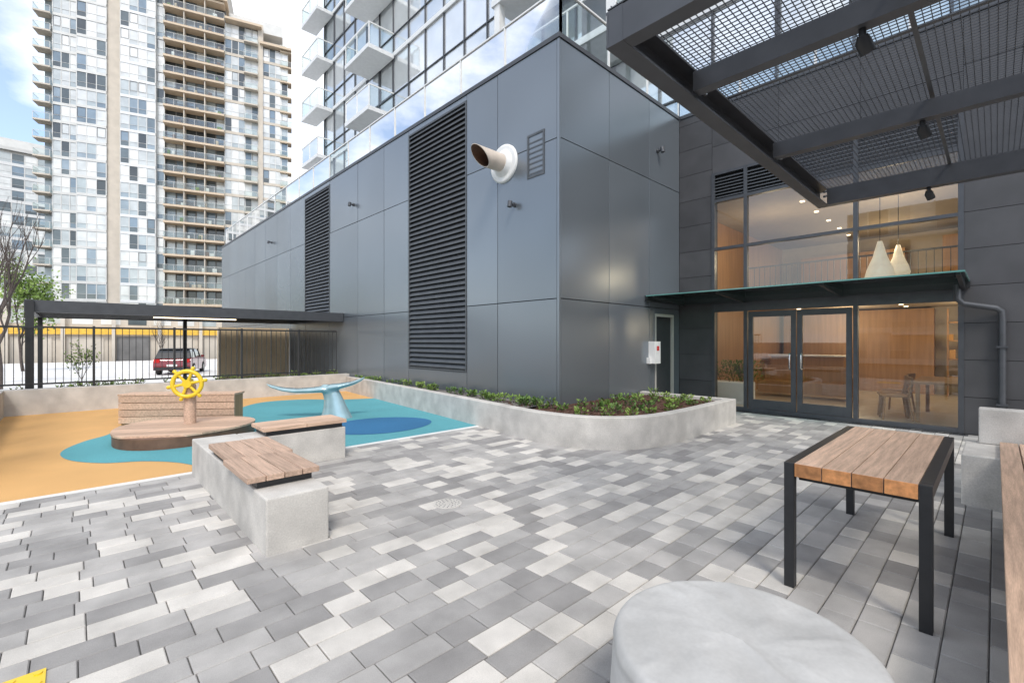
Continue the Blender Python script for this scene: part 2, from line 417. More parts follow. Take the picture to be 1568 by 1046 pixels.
g.box(10.48,10.9,-9,WY-.02,TZ-.08,TZ,'dkframe')
g.box(WX+.3,15,WY+.3,30.2,TZ-.3,TZ-.1,'offwhite'); g.box(10.8,15,-9,WY+.4,TZ-.3,TZ-.1,'offwhite')
g.obj('coping',pod)
def louverX(y0,y1,z0,z1,pitch,name):
    global g
    g=MB(); x=WX
    g.box(x-.012,x+.05,y0,y0+.04,z0,z1,'louver'); g.box(x-.012,x+.05,y1-.04,y1,z0,z1,'louver')
    g.box(x-.012,x+.05,y0+.04,y1-.04,z0,z0+.04,'louver'); g.box(x-.012,x+.05,y0+.04,y1-.04,z1-.04,z1,'louver')
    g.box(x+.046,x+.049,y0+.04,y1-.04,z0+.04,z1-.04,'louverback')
    z=z0+.06
    while z<z1-.09:
        t=.022
        g.extr([(x-.006,z),(x-.006,z+t),(x+.042,z+pitch*.62+t),(x+.042,z+pitch*.62)],'Y',y0+.04,y1-.04,'louver',.5)
        z+=pitch
    g.obj(name,pod)
louverX(7.81,10.17,.84,6.66,.115,'tall_louver_near')
louverX(15.09,17.33,2.25,6.66,.115,'tall_louver_far')
louverX(5.56,5.99,4.5,5.3,.095,'small_wall_louver')
g=MB(); g.box(9.36,10.22,WY+.12,WY+.16,0,2.12,'door'); g.box(9.36,9.42,WY-.002,WY+.12,0,2.12,'door'); g.box(10.16,10.22,WY-.002,WY+.12,0,2.12,'door'); g.box(9.42,10.16,WY-.002,WY+.12,2.06,2.12,'door')
g.box(9.5,9.56,WY+.07,WY+.12,1.0,1.03,'steel'); g.obj('service_door',pod)
FX=10.5
g=MB()
g.box(FX+.04,FX+.3,4.44,5.26,-.1,TZ-.1,'paneljoint'); g.box(FX+.04,FX+.3,-9,.36,-.1,TZ-.1,'paneljoint'); g.box(FX+.04,FX+.3,.36,4.44,5.3,TZ-.1,'paneljoint')
def tiles(y0,y1,z0,z1,tw):
    z=z0
    while z<z1-.02:
        zz=min(z+.6,z1); yy=y0
        while yy<y1-.02:
            ye=min(yy+tw,y1); g.box(FX,FX+.04,yy+.004,ye-.004,z+.004,zz-.004,'tile'); yy=ye
        z=zz
tiles(4.44,5.22,0,TZ-.08,.78); tiles(-9,.36,0,TZ-.08,1.2); tiles(.36,4.44,5.3,TZ-.08,1.36)
g.obj('tile_cladding',pod)
g=MB(); fr='dkframe'
def V(y,w,z0,z1,d=.09): g.box(FX-.02,FX+d,y-w/2,y+w/2,z0,z1,fr)
def H(y0,y1,z,w,d=.085): g.box(FX-.015,FX+d,y0,y1,z-w/2,z+w/2,fr)
for y in (4.41,3.72,1.79,.39): V(y,.07,0,5.3)
H(.42,4.38,.04,.08); H(.42,4.38,2.3,.28); H(.42,4.38,3.58,.06); H(.42,4.38,4.66,.07); H(.42,4.38,5.27,.06)
for a,b in ((2.765,3.665),(1.845,2.745)):
    g.box(FX+.0,FX+.05,a,a+.09,.02,2.14,fr); g.box(FX+.0,FX+.05,b-.09,b,.02,2.14,fr)
    g.box(FX+.0,FX+.05,a+.09,b-.09,.085,.27,fr); g.box(FX+.0,FX+.05,a+.09,b-.09,2.02,2.14,fr)
g.obj('curtain_wall_frame',pod)
g=MB()
for yc in (2.66,2.86):
    g.tube([(FX,yc,.95),(FX-.07,yc,.95),(FX-.08,yc,.98),(FX-.08,yc,1.22),(FX-.07,yc,1.25),(FX,yc,1.25)],.014,'steel',8)
g.obj('door_pulls',pod)
g=MB(); gx=FX+.03
def pane(y0,y1,z0,z1,x=gx): g.add([(x,y0,z0),(x,y1,z0),(x,y1,z1),(x,y0,z1)],[(0,1,2,3)],'glass')
pane(3.75,4.38,.08,2.16); pane(2.85,3.58,.27,2.02); pane(1.93,2.66,.27,2.02); pane(.42,1.76,.08,2.16)
for a,b in ((3.75,4.38),(1.82,3.69),(.42,1.76)):
    for z0,z1 in ((2.44,3.55),(3.61,4.63)): pane(a,b,z0,z1)
g.obj('glazing',pod)
g=MB()
z=4.72
while z<5.2:
    g.extr([(FX-.005,z),(FX-.005,z+.015),(FX+.06,z+.06),(FX+.06,z+.045)],'Y',.42,4.38,'louver',.5); z+=.07
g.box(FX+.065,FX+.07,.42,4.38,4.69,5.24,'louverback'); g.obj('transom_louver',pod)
# interior
g=MB()
g.box(FX+.09,18,-1.5,5.24,-.1,0.0,'floorin'); g.box(18,18.1,-1.5,5.24,0,4.75,'wallin'); g.box(FX+.3,18,-1.6,-1.5,0,4.75,'wallin'); g.box(FX+.3,18,5.16,5.26,0,4.75,'woodwarm')
g.box(FX+.09,18.1,-1.6,5.26,4.7,4.8,'ceilin')
g.box(14.6,18,-1.5,5.16,2.5,2.75,'ceilin')
g.box(17.6,17.95,1.2,5.0,0,2.45,'woodwarm'); g.box(16.0,16.6,3.0,4.9,0,1.05,'woodwarm'); g.box(15.9,16.7,2.95,4.95,1.05,1.09,'white')
for i in range(46): g.box(14.55,14.57,-1.4+i*.14,-1.385+i*.14,2.75,3.65,'black')
g.box(14.54,14.59,-1.5,5.16,3.65,3.69,'black')
g.box(17.2,17.9,-.6,1.0,2.76,4.4,'woodwarm'); g.box(17.3,17.9,1.8,4.4,2.76,4.2,'woodwarm')
g.box(11.6,12.2,4.1,5.0,0,.5,'white')
for z in (.5,1.0,1.5,2.0): g.box(17.3,17.58,-1.2,.9,z,z+.04,'woodwarm')
g.box(17.3,17.34,-1.2,-1.16,0,2.4,'woodwarm'); g.box(17.3,17.34,.88,.92,0,2.4,'woodwarm')
for i in range(26):
    y=random.uniform(-1.1,.8); z=random.choice((.54,1.04,1.54,2.04)); g.box(17.35,17.55,y,y+random.uniform(.04,.14),z,z+random.uniform(.1,.3),random.choice(['teal','ochre','white','wooddark','dkframe']))
g.box(13.9,14.6,2.6,4.6,.1,.42,'woodwarm'); g.box(14.45,14.62,2.6,4.6,.42,.82,'woodwarm'); g.box(13.9,14.6,2.45,2.6,.1,.6,'woodwarm')
for i in range(5):
    for j in range(2):
        x=12+i*1.2; y=.4+j*2.6; g.box(x,x+.08,y,y+.08,4.68,4.7,'lamp')
for i in range(3):
    for j in range(3): g.box(15+i*1.0,15.09+i*1.0,-.7+j*2.4,-.61+j*2.4,2.48,2.5,'lamp')
g.obj('lobby_interior',pod)
g=MB()
for i in range(8): shrub(g,11.9+random.uniform(-.25,.25),4.5+random.uniform(-.4,.4),.5,.6,.3,90)
g.obj('mirrored_greenery_plant',recalc=False)  # added plant standing in for planter greenery reflected in the glass
for i,(x,y,z,e) in enumerate(((13.0,1.5,3.6,60),(12.5,3.8,3.6,40),(16.3,3,2.0,45),(16.3,.2,2.0,45),(16,2,3.8,45))):
    l=bpy.data.lights.new('lobby_downlight','POINT'); l.energy=e; l.color=(1,.76,.48); l.shadow_soft_size=.25
    o=bpy.data.objects.new('lobby_downlight',l); o.location=(x,y,z); S.collection.objects.link(o)
def chair(x,y,rz):
    g=MB(); m=Matrix.Translation((x,y,0))@Matrix.Rotation(rz,4,'Z')
    for a in (-.2,.2):
        g.tube([m@Vector((a,-.2,0)),m@Vector((a*.9,-.17,.45))],.02,'woodwarm',6); g.tube([m@Vector((a*1.05,.24,0)),m@Vector((a*.9,.18,.45)),m@Vector((a*.95,.24,.82))],.02,'woodwarm',6)
    g.box(-.22,.22,-.22,.22,.44,.475,'woodwarm',.5,m); g.box(-.21,.21,.205,.235,.68,.83,'woodwarm',.5,m); g.box(-.2,.2,.2,.22,.55,.58,'woodwarm',.5,m)
    g.obj('dining_chair',bevel=.006)
for x,y,r in ((11.5,1.35,3.4),(12.1,1.45,3.14),(12.8,1.45,3.0),(11.8,.0,.1),(12.6,.0,-.1)): chair(x,y,r)
g=MB(); g.box(11.3,13.3,.3,1.1,.71,.75,'woodwarm')
for x in (11.4,13.2):
    for y in (.4,1.0): g.box(x-.03,x+.03,y-.03,y+.03,0,.71,'woodwarm')
g.obj('dining_table')
for (x,y,z,k) in ((12.0,1.64,2.72,1.35),(12.9,1.45,2.9,1.1)):
    g=MB(); prof=[(.03,.62),(.06,.5),(.09,.38),(.16,.2),(.19,.08),(.17,0)]
    g.rings([[(x+r*k*math.cos(a),y+r*k*math.sin(a),z+h*k) for a in [6.283*i/20 for i in range(20)]] for r,h in prof],'pend')
    g.cyl((x,y,z+.6*k),(x,y,4.7),.006,'black',6); g.obj('pendant_lamp')
# guard rails on podium
gr=empty('glass_guard_rail'); g=MB(); gg=MB()
def guardline(x0,y0,x1,y1,z0,z1,step=1.45):
    L=math.hypot(x1-x0,y1-y0); n=max(1,round(L/step)); m=Matrix.Translation((x0,y0,0))@Matrix.Rotation(math.atan2(y1-y0,x1-x0),4,'Z')
    g.box(0,L,-.025,.025,z1-.03,z1,'white',.5,m); g.box(0,L,-.02,.02,z0+.0,z0+.05,'white',.5,m)
    for i in range(n+1): g.box(L*i/n-.02,L*i/n+.02,-.02,.02,z0,z1-.03,'white',.5,m)
    for i in range(n):
        a,b=L*i/n+.03,L*(i+1)/n-.03
        gg.add([m@Vector((a,0,z0+.06)),m@Vector((b,0,z0+.06)),m@Vector((b,0,z1-.04)),m@Vector((a,0,z1-.04))],[(0,1,2,3)],'guard')
guardline(WX+.18,WY+.12,WX+.18,30.1,TZ,TZ+.95); guardline(WX+.18,WY+.12,10.7,WY+.12,TZ,TZ+.95); guardline(10.7,WY+.12,10.7,-9,TZ,TZ+.95)
g.obj('rails',gr); gg.obj('glass_panels',gr)

# ---------------------------------------------------------------- wall items
g=MB(); yv,zv=6.62,4.96
g.tube([(WX+.01,yv,zv),(WX-.03,yv,zv),(WX-.045,yv,zv)],[.37,.37,.34],'white',40)
g.tube([(WX-.045,yv,zv),(WX-.12,yv,zv)],[.26,.19],'white',32)
rg=[]
for t in (0,1):
    ring=[]
    for i in range(32):
        a=6.2832*i/32; dz=.17*math.sin(a); dy=.17*math.cos(a)
        x= WX-.1 if t==0 else WX-.62-(dz)*1.0
        ring.append((x,yv+dy,zv+dz))
    rg.append(ring)
g.rings(rg,'beige',cap=False)
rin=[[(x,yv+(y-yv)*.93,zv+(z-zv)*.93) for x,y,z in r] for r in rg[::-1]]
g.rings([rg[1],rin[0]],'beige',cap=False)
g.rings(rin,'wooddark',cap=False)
g.obj('exhaust_vent_pipe')
def nozzle(x,y,z,dirx,diry,name='wall_spotlight'):
    g=MB(); d=Vector((dirx,diry,0)); p=Vector((x,y,z))
    g.cyl(p-d*.01,p+d*.04,.045,'dkframe',16); g.cyl(p+d*.04,p+d*.12,.022,'dkframe',12); g.cyl(p+d*.12+Vector((0,0,.05)),p+d*.14-Vector((0,0,.06)),.045,'dkframe',16); g.obj(name)
nozzle(WX,6.33,4.1,-1,0); nozzle(WX,13.3,5.6,-1,0); nozzle(WX,21.2,5.7,-1,0); nozzle(9.45,WY,5.75,0,-1)
g=MB(); g.box(9.08,9.33,WY-.15,WY,1.02,1.5,'white'); g.box(9.10,9.31,WY-.155,WY-.15,1.06,1.46,'offwhite'); g.box(9.16,9.26,WY-.159,WY-.155,1.3,1.4,'red'); g.box(9.0,9.07,WY-.08,WY,1.02,1.15,'white'); g.obj('wall_control_box',bevel=.006)
# glass entrance canopy
ca=empty('glass_entrance_canopy'); g=MB(); gz=2.46
g.box(FX-.08,FX-.022,.28,WY-.002,gz-.10,gz+.03,'black')
g.box(8.92,FX-.08,WY-.06,WY-.002,gz-.09,gz+.03,'black')
for y in (5.08,3.72,2.0,.36):
    g.extr([(8.98,gz-.03),(FX-.08,gz-.13),(FX-.08,gz-.002),(8.98,gz-.002)],'Y',y-.025,y+.025,'black')
    g.cyl((9.05,y,gz-.01),(9.05,y,gz+.03),.03,'steel',12)
g.obj('canopy_steel',ca)
g=MB(); g.box(8.862,FX-.09,.30,WY-.07,gz+.002,gz+.02,'gcanopy'); g.box(8.85,8.861,.30,WY-.07,gz-.0,gz+.022,'gedge'); g.box(8.862,FX-.09,.288,.299,gz,gz+.022,'gedge'); g.obj('canopy_glass',ca)
g=MB()
g.tube([(FX-.25,.42,gz-.05),(FX-.25,.42,gz-.28),(FX-.22,.36,gz-.36),(FX-.1,.0,gz-.44),(FX-.07,-.06,gz-.49),(FX-.07,-.07,gz-.62),(FX-.07,-.07,.02)],.045,'dkframe',14)
for z in (.5,1.4): g.box(FX-.13,FX,-.135,-.005,z,z+.03,'dkframe')
g.obj('rain_downpipe')

# ---------------------------------------------------------------- steel trellis (overhead right)
tr=empty('steel_mesh_trellis'); g=MB(); TX0,TX1,TY0,TY1,tz=1.98,6.1,-2.4,1.38,3.0
def ibeamX(y,x0,x1):
    g.box(x0,x1,y-.05,y+.05,tz,tz+.014,'dkframe'); g.box(x0,x1,y-.05,y+.05,tz+.17,tz+.184,'dkframe'); g.box(x0,x1,y+.035,y+.047,tz+.014,tz+.17,'dkframe')
ibeamX(TY1-.05,TX0,TX1); g.box(TX0,TX1,TY0,TY0+.12,tz,tz+.18,'dkframe')
g.box(TX0-.0,TX0+.09,TY0+.12,TY1-.101,tz+.001,tz+.18,'dkframe'); g.box(TX1-.10,TX1,TY0+.12,TY1-.101,tz+.001,tz+.18,'dkframe')
g.box(TX0,TX0+.012,TY1-.10,TY1-.016,tz+.014,tz+.17,'dkframe')
for x in (2.75,4.22): g.box(x,x+.08,TY0+.12,TY1-.101,tz+.03,tz+.15,'dkframe')
for x in (TX0+.0,TX1-.14): g.box(x,x+.14,TY0-.01,TY0+.13,-.1,tz,'dkframe')
for x in (2.9,4.4,5.9):
    g.cyl((x,TY1-.09,tz+.07),(x,TY1-.12,tz+.07),.012,'steel',8); g.cyl((x,TY1-.09,tz+.12),(x,TY1-.12,tz+.12),.012,'steel',8)
g.obj('trellis_beams',tr)
g=MB(); zt=tz+.195; sp=.034
x=TX0+.02
while x<TX1:
    g.box(x-.0019,x+.0019,TY0,TY1-.01,zt,zt+.005,'dkframe',.5); x+=sp
y=TY0+.01
while y<TY1:
    g.box(TX0,TX1,y-.0019,y+.0019,zt+.005,zt+.010,'dkframe',.5); y+=sp
for x in (TX0+.01,3.3,4.7,TX1-.03): g.box(x-.012,x+.012,TY0,TY1-.01,zt-.006,zt,'louver')
for yy in (-.9,.3): g.box(TX0,TX1,yy-.012,yy+.012,zt-.012,zt-.006,'louver')
g.obj('wire_mesh',tr)
def spot(x,y,z):
    g=MB(); g.cyl((x,y,z),(x,y,z-.04),.016,'black',12); g.tube([(x,y,z-.03),(x+.015,y,z-.055),(x+.05,y-.015,z-.10)],[.022,.034,.034],'black',18); g.obj('trellis_spotlight')
spot(2.8,.45,tz+.03); spot(4.27,.35,tz+.03); spot(6.04,.45,tz)

# ---------------------------------------------------------------- outdoor table
ta=empty('wooden_outdoor_table'); g=MB(); ax,bx,ay,by,ht=3.17,4.93,.22,.90,.76
for x in (ax,bx-.055):
    for y in (ay,by-.055): g.box(x,x+.055,y,y+.055,0,ht,'black',.5)
for y in (ay,by-.055): g.box(ax+.055,bx-.055,y,y+.055,ht-.07,ht,'black',.5)
for x in (ax+.1,bx-.16): g.box(x,x+.05,ay+.055,by-.055,ht-.12,ht-.082,'black',.5)
g.obj('steel_frame',ta,bevel=.003)
g=MB(); w=(by-ay-.11)/4
for i in range(4):
    y0=ay+.055+i*w; g.box(ax+.002,bx-.002,y0+.002,y0+w-.002,ht-.08,ht+.002,'woodX',.15+.23*i)
    g.box(ax-.002,ax+.002,y0+.003,y0+w-.003,ht-.079,ht+.0,'woodend',random.random())
g.obj('plank_top',ta,bevel=.003)

# covered fire pit
g=MB(); cx,cy,RR,hh=1.68,.61,.43,.455
rings=[]; n=128
def fold(a): return math.sin(a*5+.6)*.6+math.sin(a*9+2)*.5+math.sin(a*14+1)*.3
def wr(p):
    q=p*5+Vector((3,1,0)); r=1-abs(noise.noise(q))*3
    return .007*max(0,r)**2+.010*noise.noise(p*4+Vector((5,0,0)))+.003*noise.noise(p*14)
for fr_,z in ((.005,.004),(.1,.005),(.2,.006),(.3,.008),(.4,.009),(.5,.01),(.6,.01),(.7,.009),(.78,.007),(.86,.004),(.92,.004),(.96,.003),(.985,-.004),(1.0,-.018)):
    ring=[]
    for i in range(n):
        a=2*math.pi*i/n; p=Vector((math.cos(a)*fr_*RR,math.sin(a)*fr_*RR,0))
        ring.append((cx+p.x,cy+p.y,hh+z+wr(p)*(1 if fr_<.95 else .3)))
    rings.append(ring)
for t in (.04,.1,.16,.25,.4,.55,.7,.85,1):
    ring=[]
    for i in range(n):
        a=2*math.pi*i/n; k=(-.008 if t==.1 else 0)
        r=RR+.006+k+(.006+.032*t)*fold(a)*min(1,t*1.4)+.03*t+.006*noise.noise(Vector((math.cos(a)*4,math.sin(a)*4,t*5)))
        ring.append((cx+r*math.cos(a),cy+r*math.sin(a),(hh-.02)*(1-t)+.005))
    rings.append(ring)
g.rings(rings,'fabric',cap=True)
o=g.obj('covered_fire_pit'); s=o.modifiers.new('s','SUBSURF'); s.levels=1; s.render_levels=1

# ---------------------------------------------------------------- concrete bench with wood seats
be=empty('concrete_bench_with_wood_seats'); g=MB()
g.box(.97,1.41,3.5,6.27,-.05,.40,'concrete'); g.obj('long_block',be,bevel=.012)
g=MB(); g.box(1.412,2.56,5.82,6.26,-.05,.398,'concrete'); g.obj('short_block',be,bevel=.012)
g=MB()
g.box(.99,1.39,3.80,5.26,.405,.455,'black')
g.box(1.62,2.52,5.84,6.24,.403,.455,'black'); g.obj('seat_frames',be)
g=MB()
for k,(y0,y1,off) in enumerate(((3.76,4.5,0),(4.505,5.3,.0))):
    for i in range(4):
        x0=.915+i*.132+(.04 if k else 0); g.box(x0,x0+.126,y0,y1,.456,.50,'woodY')
for k,(x0,x1) in enumerate(((1.58,2.06),(2.065,2.56))):
    for i in range(4):
        y0=5.79+i*.128; g.box(x0,x1,y0,y0+.122,.456,.50,'woodX')
g.obj('seat_planks',be,bevel=.004)

# right hand bench (L)
rb=empty('concrete_corner_bench'); g=MB()
g.box(5.95,6.85,-.9,.22,-.05,.46,'concrete'); g.obj('end_block',rb,bevel=.012)
g=MB(); g.box(6.70,6.87,-1.2,.12,.461,.82,'concrete'); g.obj('upstand',rb,bevel=.012)
g=MB(); g.box(1.0,5.949,-.75,-.22,-.05,.39,'concrete'); g.box(1.0,6.7,-1.2,-.92,-.05,.9,'concrete'); g.obj('seat_base',rb,bevel=.01)
g=MB()
for i in range(6): g.box(1.0,6.66 if i>2 else 6.6,-.80+i*.13,-.80+i*.13+.122,.465,.505,'woodX')
g.box(1.0,5.94,-.7,-.12,.40,.463,'black'); g.obj('seat_planks',rb,bevel=.004)

# drain
g=MB(); cx,cy=2.51,3.5
g.tube([(cx,cy,-.01),(cx,cy,.004)],.13,'concrete',32)
for r in (.045,.075,.105):
    for i in range(int(r*170)):
        a=2*math.pi*i/int(r*170); g.cyl((cx+r*math.cos(a),cy+r*math.sin(a),.0035),(cx+r*math.cos(a),cy+r*math.sin(a),.0055),.006,'louver',8)
g.obj('drain_cover')
g=MB(); g.box(-.75,-.09,2.35,3.0,-.005,.008,'yellow')
for i in range(8):
    for j in range(8): g.cyl((-.71+i*.085,2.39+j*.083,.008),(-.71+i*.085,2.39+j*.083,.013),.015,'yellow',8)
g.obj('yellow_tactile_plate')

# ---------------------------------------------------------------- ship wheel play deck
dk=empty('ship_wheel_play_deck'); cx,cy=1.27,8.82; dr=.93
def rad(a): return dr*(1+.05*math.cos(3*a+.4))
g=MB(); pr=[(cx+.985*rad(a)*math.cos(a),cy+.985*rad(a)*math.sin(a)) for a in [2*math.pi*i/64 for i in range(64)]]
g.extr(pr,'Z',.0,.155,'wooddark',.5,True); g.obj('deck_rim',dk)
g=MB(); th=-.55; m=Matrix.Translation((cx,cy,0))@Matrix.Rotation(th,4,'Z')
def chord(y):
    res=[]
    for sgn in (1,-1):
        lo,hi=0,1.4
        for _ in range(30):
            mid_=(lo+hi)/2; x=sgn*mid_; a=math.atan2(y,x)+th
            if math.hypot(x,y)<rad(a): lo=mid_
            else: hi=mid_
        res.append(sgn*lo)
    return res
pw=.12; y=-.96
while y<.96:
    a,b=y+.003,y+pw-.003
    if abs(a)<.885 and abs(b)<.885:
        (r0,l0),(r1,l1)=chord(a),chord(b)
        vs=[m@Vector(p) for p in ((l0,a,.156),(r0,a,.156),(r1,b,.156),(l1,b,.156),(l0,a,.185),(r0,a,.185),(r1,b,.185),(l1,b,.185))]
        g.add(vs,[(0,3,2,1),(4,5,6,7),(0,1,5,4),(1,2,6,5),(2,3,7,6),(3,0,4,7)],'woodX',random.random())
    y+=pw
g.obj('deck_planks',dk)
g=MB(); m=Matrix.Translation((1.36,10.1,0))@Matrix.Rotation(R(-38),4,'Z')
for i in range(4): g.box(-.97,.97,-.04,0,.05+i*.122,.05+i*.122+.112,'woodX',None,m)
g.box(-.95,.95,.002,.33,.0,.53,'woodwarm',.5,m)
for i in range(3): g.box(-.98,.98,-.045+i*.13,-.045+i*.13+.122,.535,.57,'woodX',None,m)
g.obj('bench_back',dk,bevel=.004)
g=MB(); px_,py_=1.36,8.95
g.tube([(px_,py_,.17),(px_,py_,.78),(px_,py_,.86)],[.085,.085,.06],'woodY',20); g.obj('post',dk)
g=MB(); nv=Vector((-.45,-.89,0)).normalized(); sv=Vector((.89,-.45,0)).normalized(); up=Vector((0,0,1)); c=Vector((px_,py_,.83))+nv*.12
g.tube([c+(sv*math.cos(a)+up*math.sin(a))*.20 for a in [2*math.pi*i/40 for i in range(40)]],.032,'yellow',10,closed=True)
for i in range(6):
    a=2*math.pi*i/6+.2; d=sv*math.cos(a)+up*math.sin(a); g.tube([c+d*.03,c+d*.2,c+d*.23,c+d*.27,c+d*.285],[.022,.022,.026,.03,.014],'yellow',8)
g.tube([c-nv*.12,c+nv*.03],.065,'yellow',16); g.obj('ship_wheel',dk)

# ---------------------------------------------------------------- whale tail
g=MB(); B=Vector((3.75,8.95,0)); rt=Vector((.7242,-.6896,0)); fw=Vector((.6896,.7242,0)); up=Vector((0,0,1))
def ell(c,a,b,ha,hb,n=20): return [c+a*ha*math.cos(2*math.pi*i/n)+b*hb*math.sin(2*math.pi*i/n) for i in range(n)]
tr_=[]
for (r,z,ha,hb) in ((0,-.05,.34,.22),(0,.05,.29,.19),(-.02,.2,.23,.16),(-.05,.36,.19,.13),(-.1,.5,.17,.11),(-.16,.60,.15,.08),(-.2,.66,.08,.04)):
    tr_.append(ell(B+rt*r+up*z,rt,fw,ha,hb))
g.rings(tr_,'whale')
def fluke(P):
    rs=[]
    for i,(r,z,f,w,t) in enumerate(P):
        a=P[max(0,i-1)]; b=P[min(len(P)-1,i+1)]
        tg=(rt*(b[0]-a[0])+up*(b[1]-a[1])+fw*(b[2]-a[2])).normalized()
        nn=tg.cross(fw).normalized(); rs.append(ell(B+rt*r+up*z+fw*f,fw,nn,w,t))
    g.rings(rs,'whale')
fluke([(-.02,.52,0,.10,.08),(-.2,.57,0,.19,.07),(-.45,.55,-.03,.20,.055),(-.75,.54,-.06,.18,.045),(-1.0,.57,-.1,.13,.035),(-1.2,.63,-.14,.07,.027),(-1.3,.68,-.16,.02,.012)])
fluke([(-.25,.52,0,.10,.08),(-.08,.60,0,.18,.07),(.1,.63,.04,.19,.055),(.28,.67,.1,.15,.04),(.42,.73,.16,.09,.028),(.5,.79,.2,.02,.012)])
o=g.obj('whale_tail_play_sculpture'); rm=o.modifiers.new('r','REMESH'); rm.mode='VOXEL'; rm.voxel_size=.018; rm.use_smooth_shade=True
sm=o.modifiers.new('s','SMOOTH'); sm.iterations=12; sm.factor=.5

# ---------------------------------------------------------------- facade helper
def facade(g,u0,u1,z0,nf,fh,ww,v,glass,frame,span,sh=.4,fw_=.05,ops=.25,bias=None):
    W=u1-u0; n=max(1,round(W/ww)); w=W/n
    for f in range(nf):
        z=z0+f*fh
        g.box(u0,u1,v-.03,v+.3,z,z+sh,span)
        split=z+sh+(fh-sh)*.33
        for i in range(n):
            a=u0+i*w
            r=random.random() if bias is None else bias()
            g.box(a+fw_/2,a+w-fw_/2,v+.06,v+.09,z+sh,split-.02,glass,r*.8)
            g.box(a+fw_/2,a+w-fw_/2,v+.06,v+.09,split+.02,z+fh-.02,glass,min(1,max(0,r+random.uniform(-.15,.15))))
            if random.random()<ops:
                for (p,q) in ((a+fw_/2,a+fw_/2+.06),(a+w-fw_/2-.06,a+w-fw_/2)): g.box(p,q,v+.01,v+.06,split+.02,z+fh-.02,'dkframe')
                g.box(a+fw_/2+.06,a+w-fw_/2-.06,v+.01,v+.06,split+.02,split+.08,'dkframe'); g.box(a+fw_/2+.06,a+w-fw_/2-.06,v+.01,v+.06,z+fh-.08,z+fh-.02,'dkframe')
        for i in range(n+1):
            a=u0+i*w; g.box(a-fw_/2,a+fw_/2,v,v+.12,z+sh,z+fh,frame)
        g.box(u0,u1,v+.005,v+.055,split-.02,split+.02,frame)
def balcony(g,u0,u1,z,v0,v1,fasc,glass='guard',rail='agrey',sh=.22,hg=1.05):
    g.box(u0,u1,v0,v1,z-sh,z,fasc)
    g.box(u0,u1,v0+.04,v0+.09,z+hg-.05,z+hg,rail); g.box(u0,u0+.05,v0+.09,v1,z+hg-.05,z+hg,rail); g.box(u1-.05,u1,v0+.09,v1,z+hg-.05,z+hg,rail)
    n=max(1,round((u1-u0)/1.5))
    for i in range(n+1):
        a=u0+(u1-u0-.05)*i/n; g.box(a,a+.05,v0+.045,v0+.085,z,z+hg-.05,rail)
    g.add([(u0+.02,v0+.065,z+.05),(u1-.02,v0+.065,z+.05),(u1-.02,v0+.065,z+hg-.06),(u0+.02,v0+.065,z+hg-.06)],[(0,1,2,3)],glass)
    for u in (u0+.025,u1-.025): g.add([(u,v0+.1,z+.05),(u,v1-.03,z+.05),(u,v1-.03,z+hg-.06),(u,v0+.1,z+hg-.06)],[(0,1,2,3)],glass)

# own tower above podium: local u -> -Y, v -> +X
tw=empty('glass_condo_tower',(11.5,29.3,TZ-.1),R(-90)); g=MB()
g.box(0,46,.3,16,0,34,'agrey')
bias=lambda: random.choice([.3,.5,.65,.75,.85,.9,.95,1])
facade(g,0,46,0,11,2.95,1.45,0,'twin','dkframe','offwhite',sh=.2,fw_=.055,ops=.16,bias=bias)
for f in range(1,11):
    z=f*2.95+.05
    balcony(g,-1.2,1.4,z,-1.0,-.04,'offwhite',rail='white',sh=.2); balcony(g,6.2,8.8,z,-1.4,-.04,'offwhite',rail='white',sh=.2)
    balcony(g,17.8,22.6,z,-1.5,-.04,'offwhite',rail='white',sh=.2); balcony(g,29,33,z,-1.6,-.04,'offwhite',rail='white'); balcony(g,38,42,z,-1.6,-.04,'offwhite',rail='white')
g.box(17.9,18.15,-1.45,-1.2,3,34,'white') ; g.box(22.3,22.55,-1.45,-1.2,3,34,'white')
g.box(20.4,21.6,-.02,.05,3.3,5.7,'adark')
g.obj('tower_facade',tw)
g=MB(); facade(g,0,16,0,11,2.95,1.35,0,'twin','dkframe','offwhite',sh=.28,fw_=.06,bias=bias)
e=g.obj('tower_end_facade',tw); e.rotation_euler=(0,0,R(-90)); e.location=(-.02,16,0)

# high-rise at left
hr=empty('high_rise_apartment_building',(-4,106,-.6),math.atan2(-.308,.951)); g=MB(); fh=2.9
ab=lambda: random.choice([.05,.14,.22,.34,.42,.5,.58,.66,.75,.85,.95])
g.box(.3,35.6,1.3,22,0,60,'aconc'); g.box(1,25.5,1.5,21,60,72,'aconc')
facade(g,1.6,4.8,0,24,fh,1.05,0,'awin','agrey','agrey',sh=.45,fw_=.12,ops=.12,bias=ab)
facade(g,4.8,8.6,0,24,fh,1.25,-.7,'awin','agrey','agrey',sh=.45,fw_=.12,ops=.12,bias=ab)
g.box(8.6,10.5,-.35,1.4,0,72,'aconc')
facade(g,10.5,15.3,0,24,fh,1.2,-.9,'awin','agrey','offwhite',sh=.45,fw_=.12,ops=.12,bias=ab)
g.box(4.8,8.6,-.4,1.4,0,69,'agrey'); g.box(10.5,15.3,-.6,1.4,0,69,'agrey')
facade(g,15.3,16.4,0,24,fh,1.1,0,'awin','agrey','agrey',sh=.45,fw_=.12,bias=ab)
facade(g,16.4,25.5,0,22,fh,1.5,.9,'awin','adark','aconc',sh=.3,fw_=.16,bias=lambda: random.choice([0,.05,.1,.2,.3,.45]))
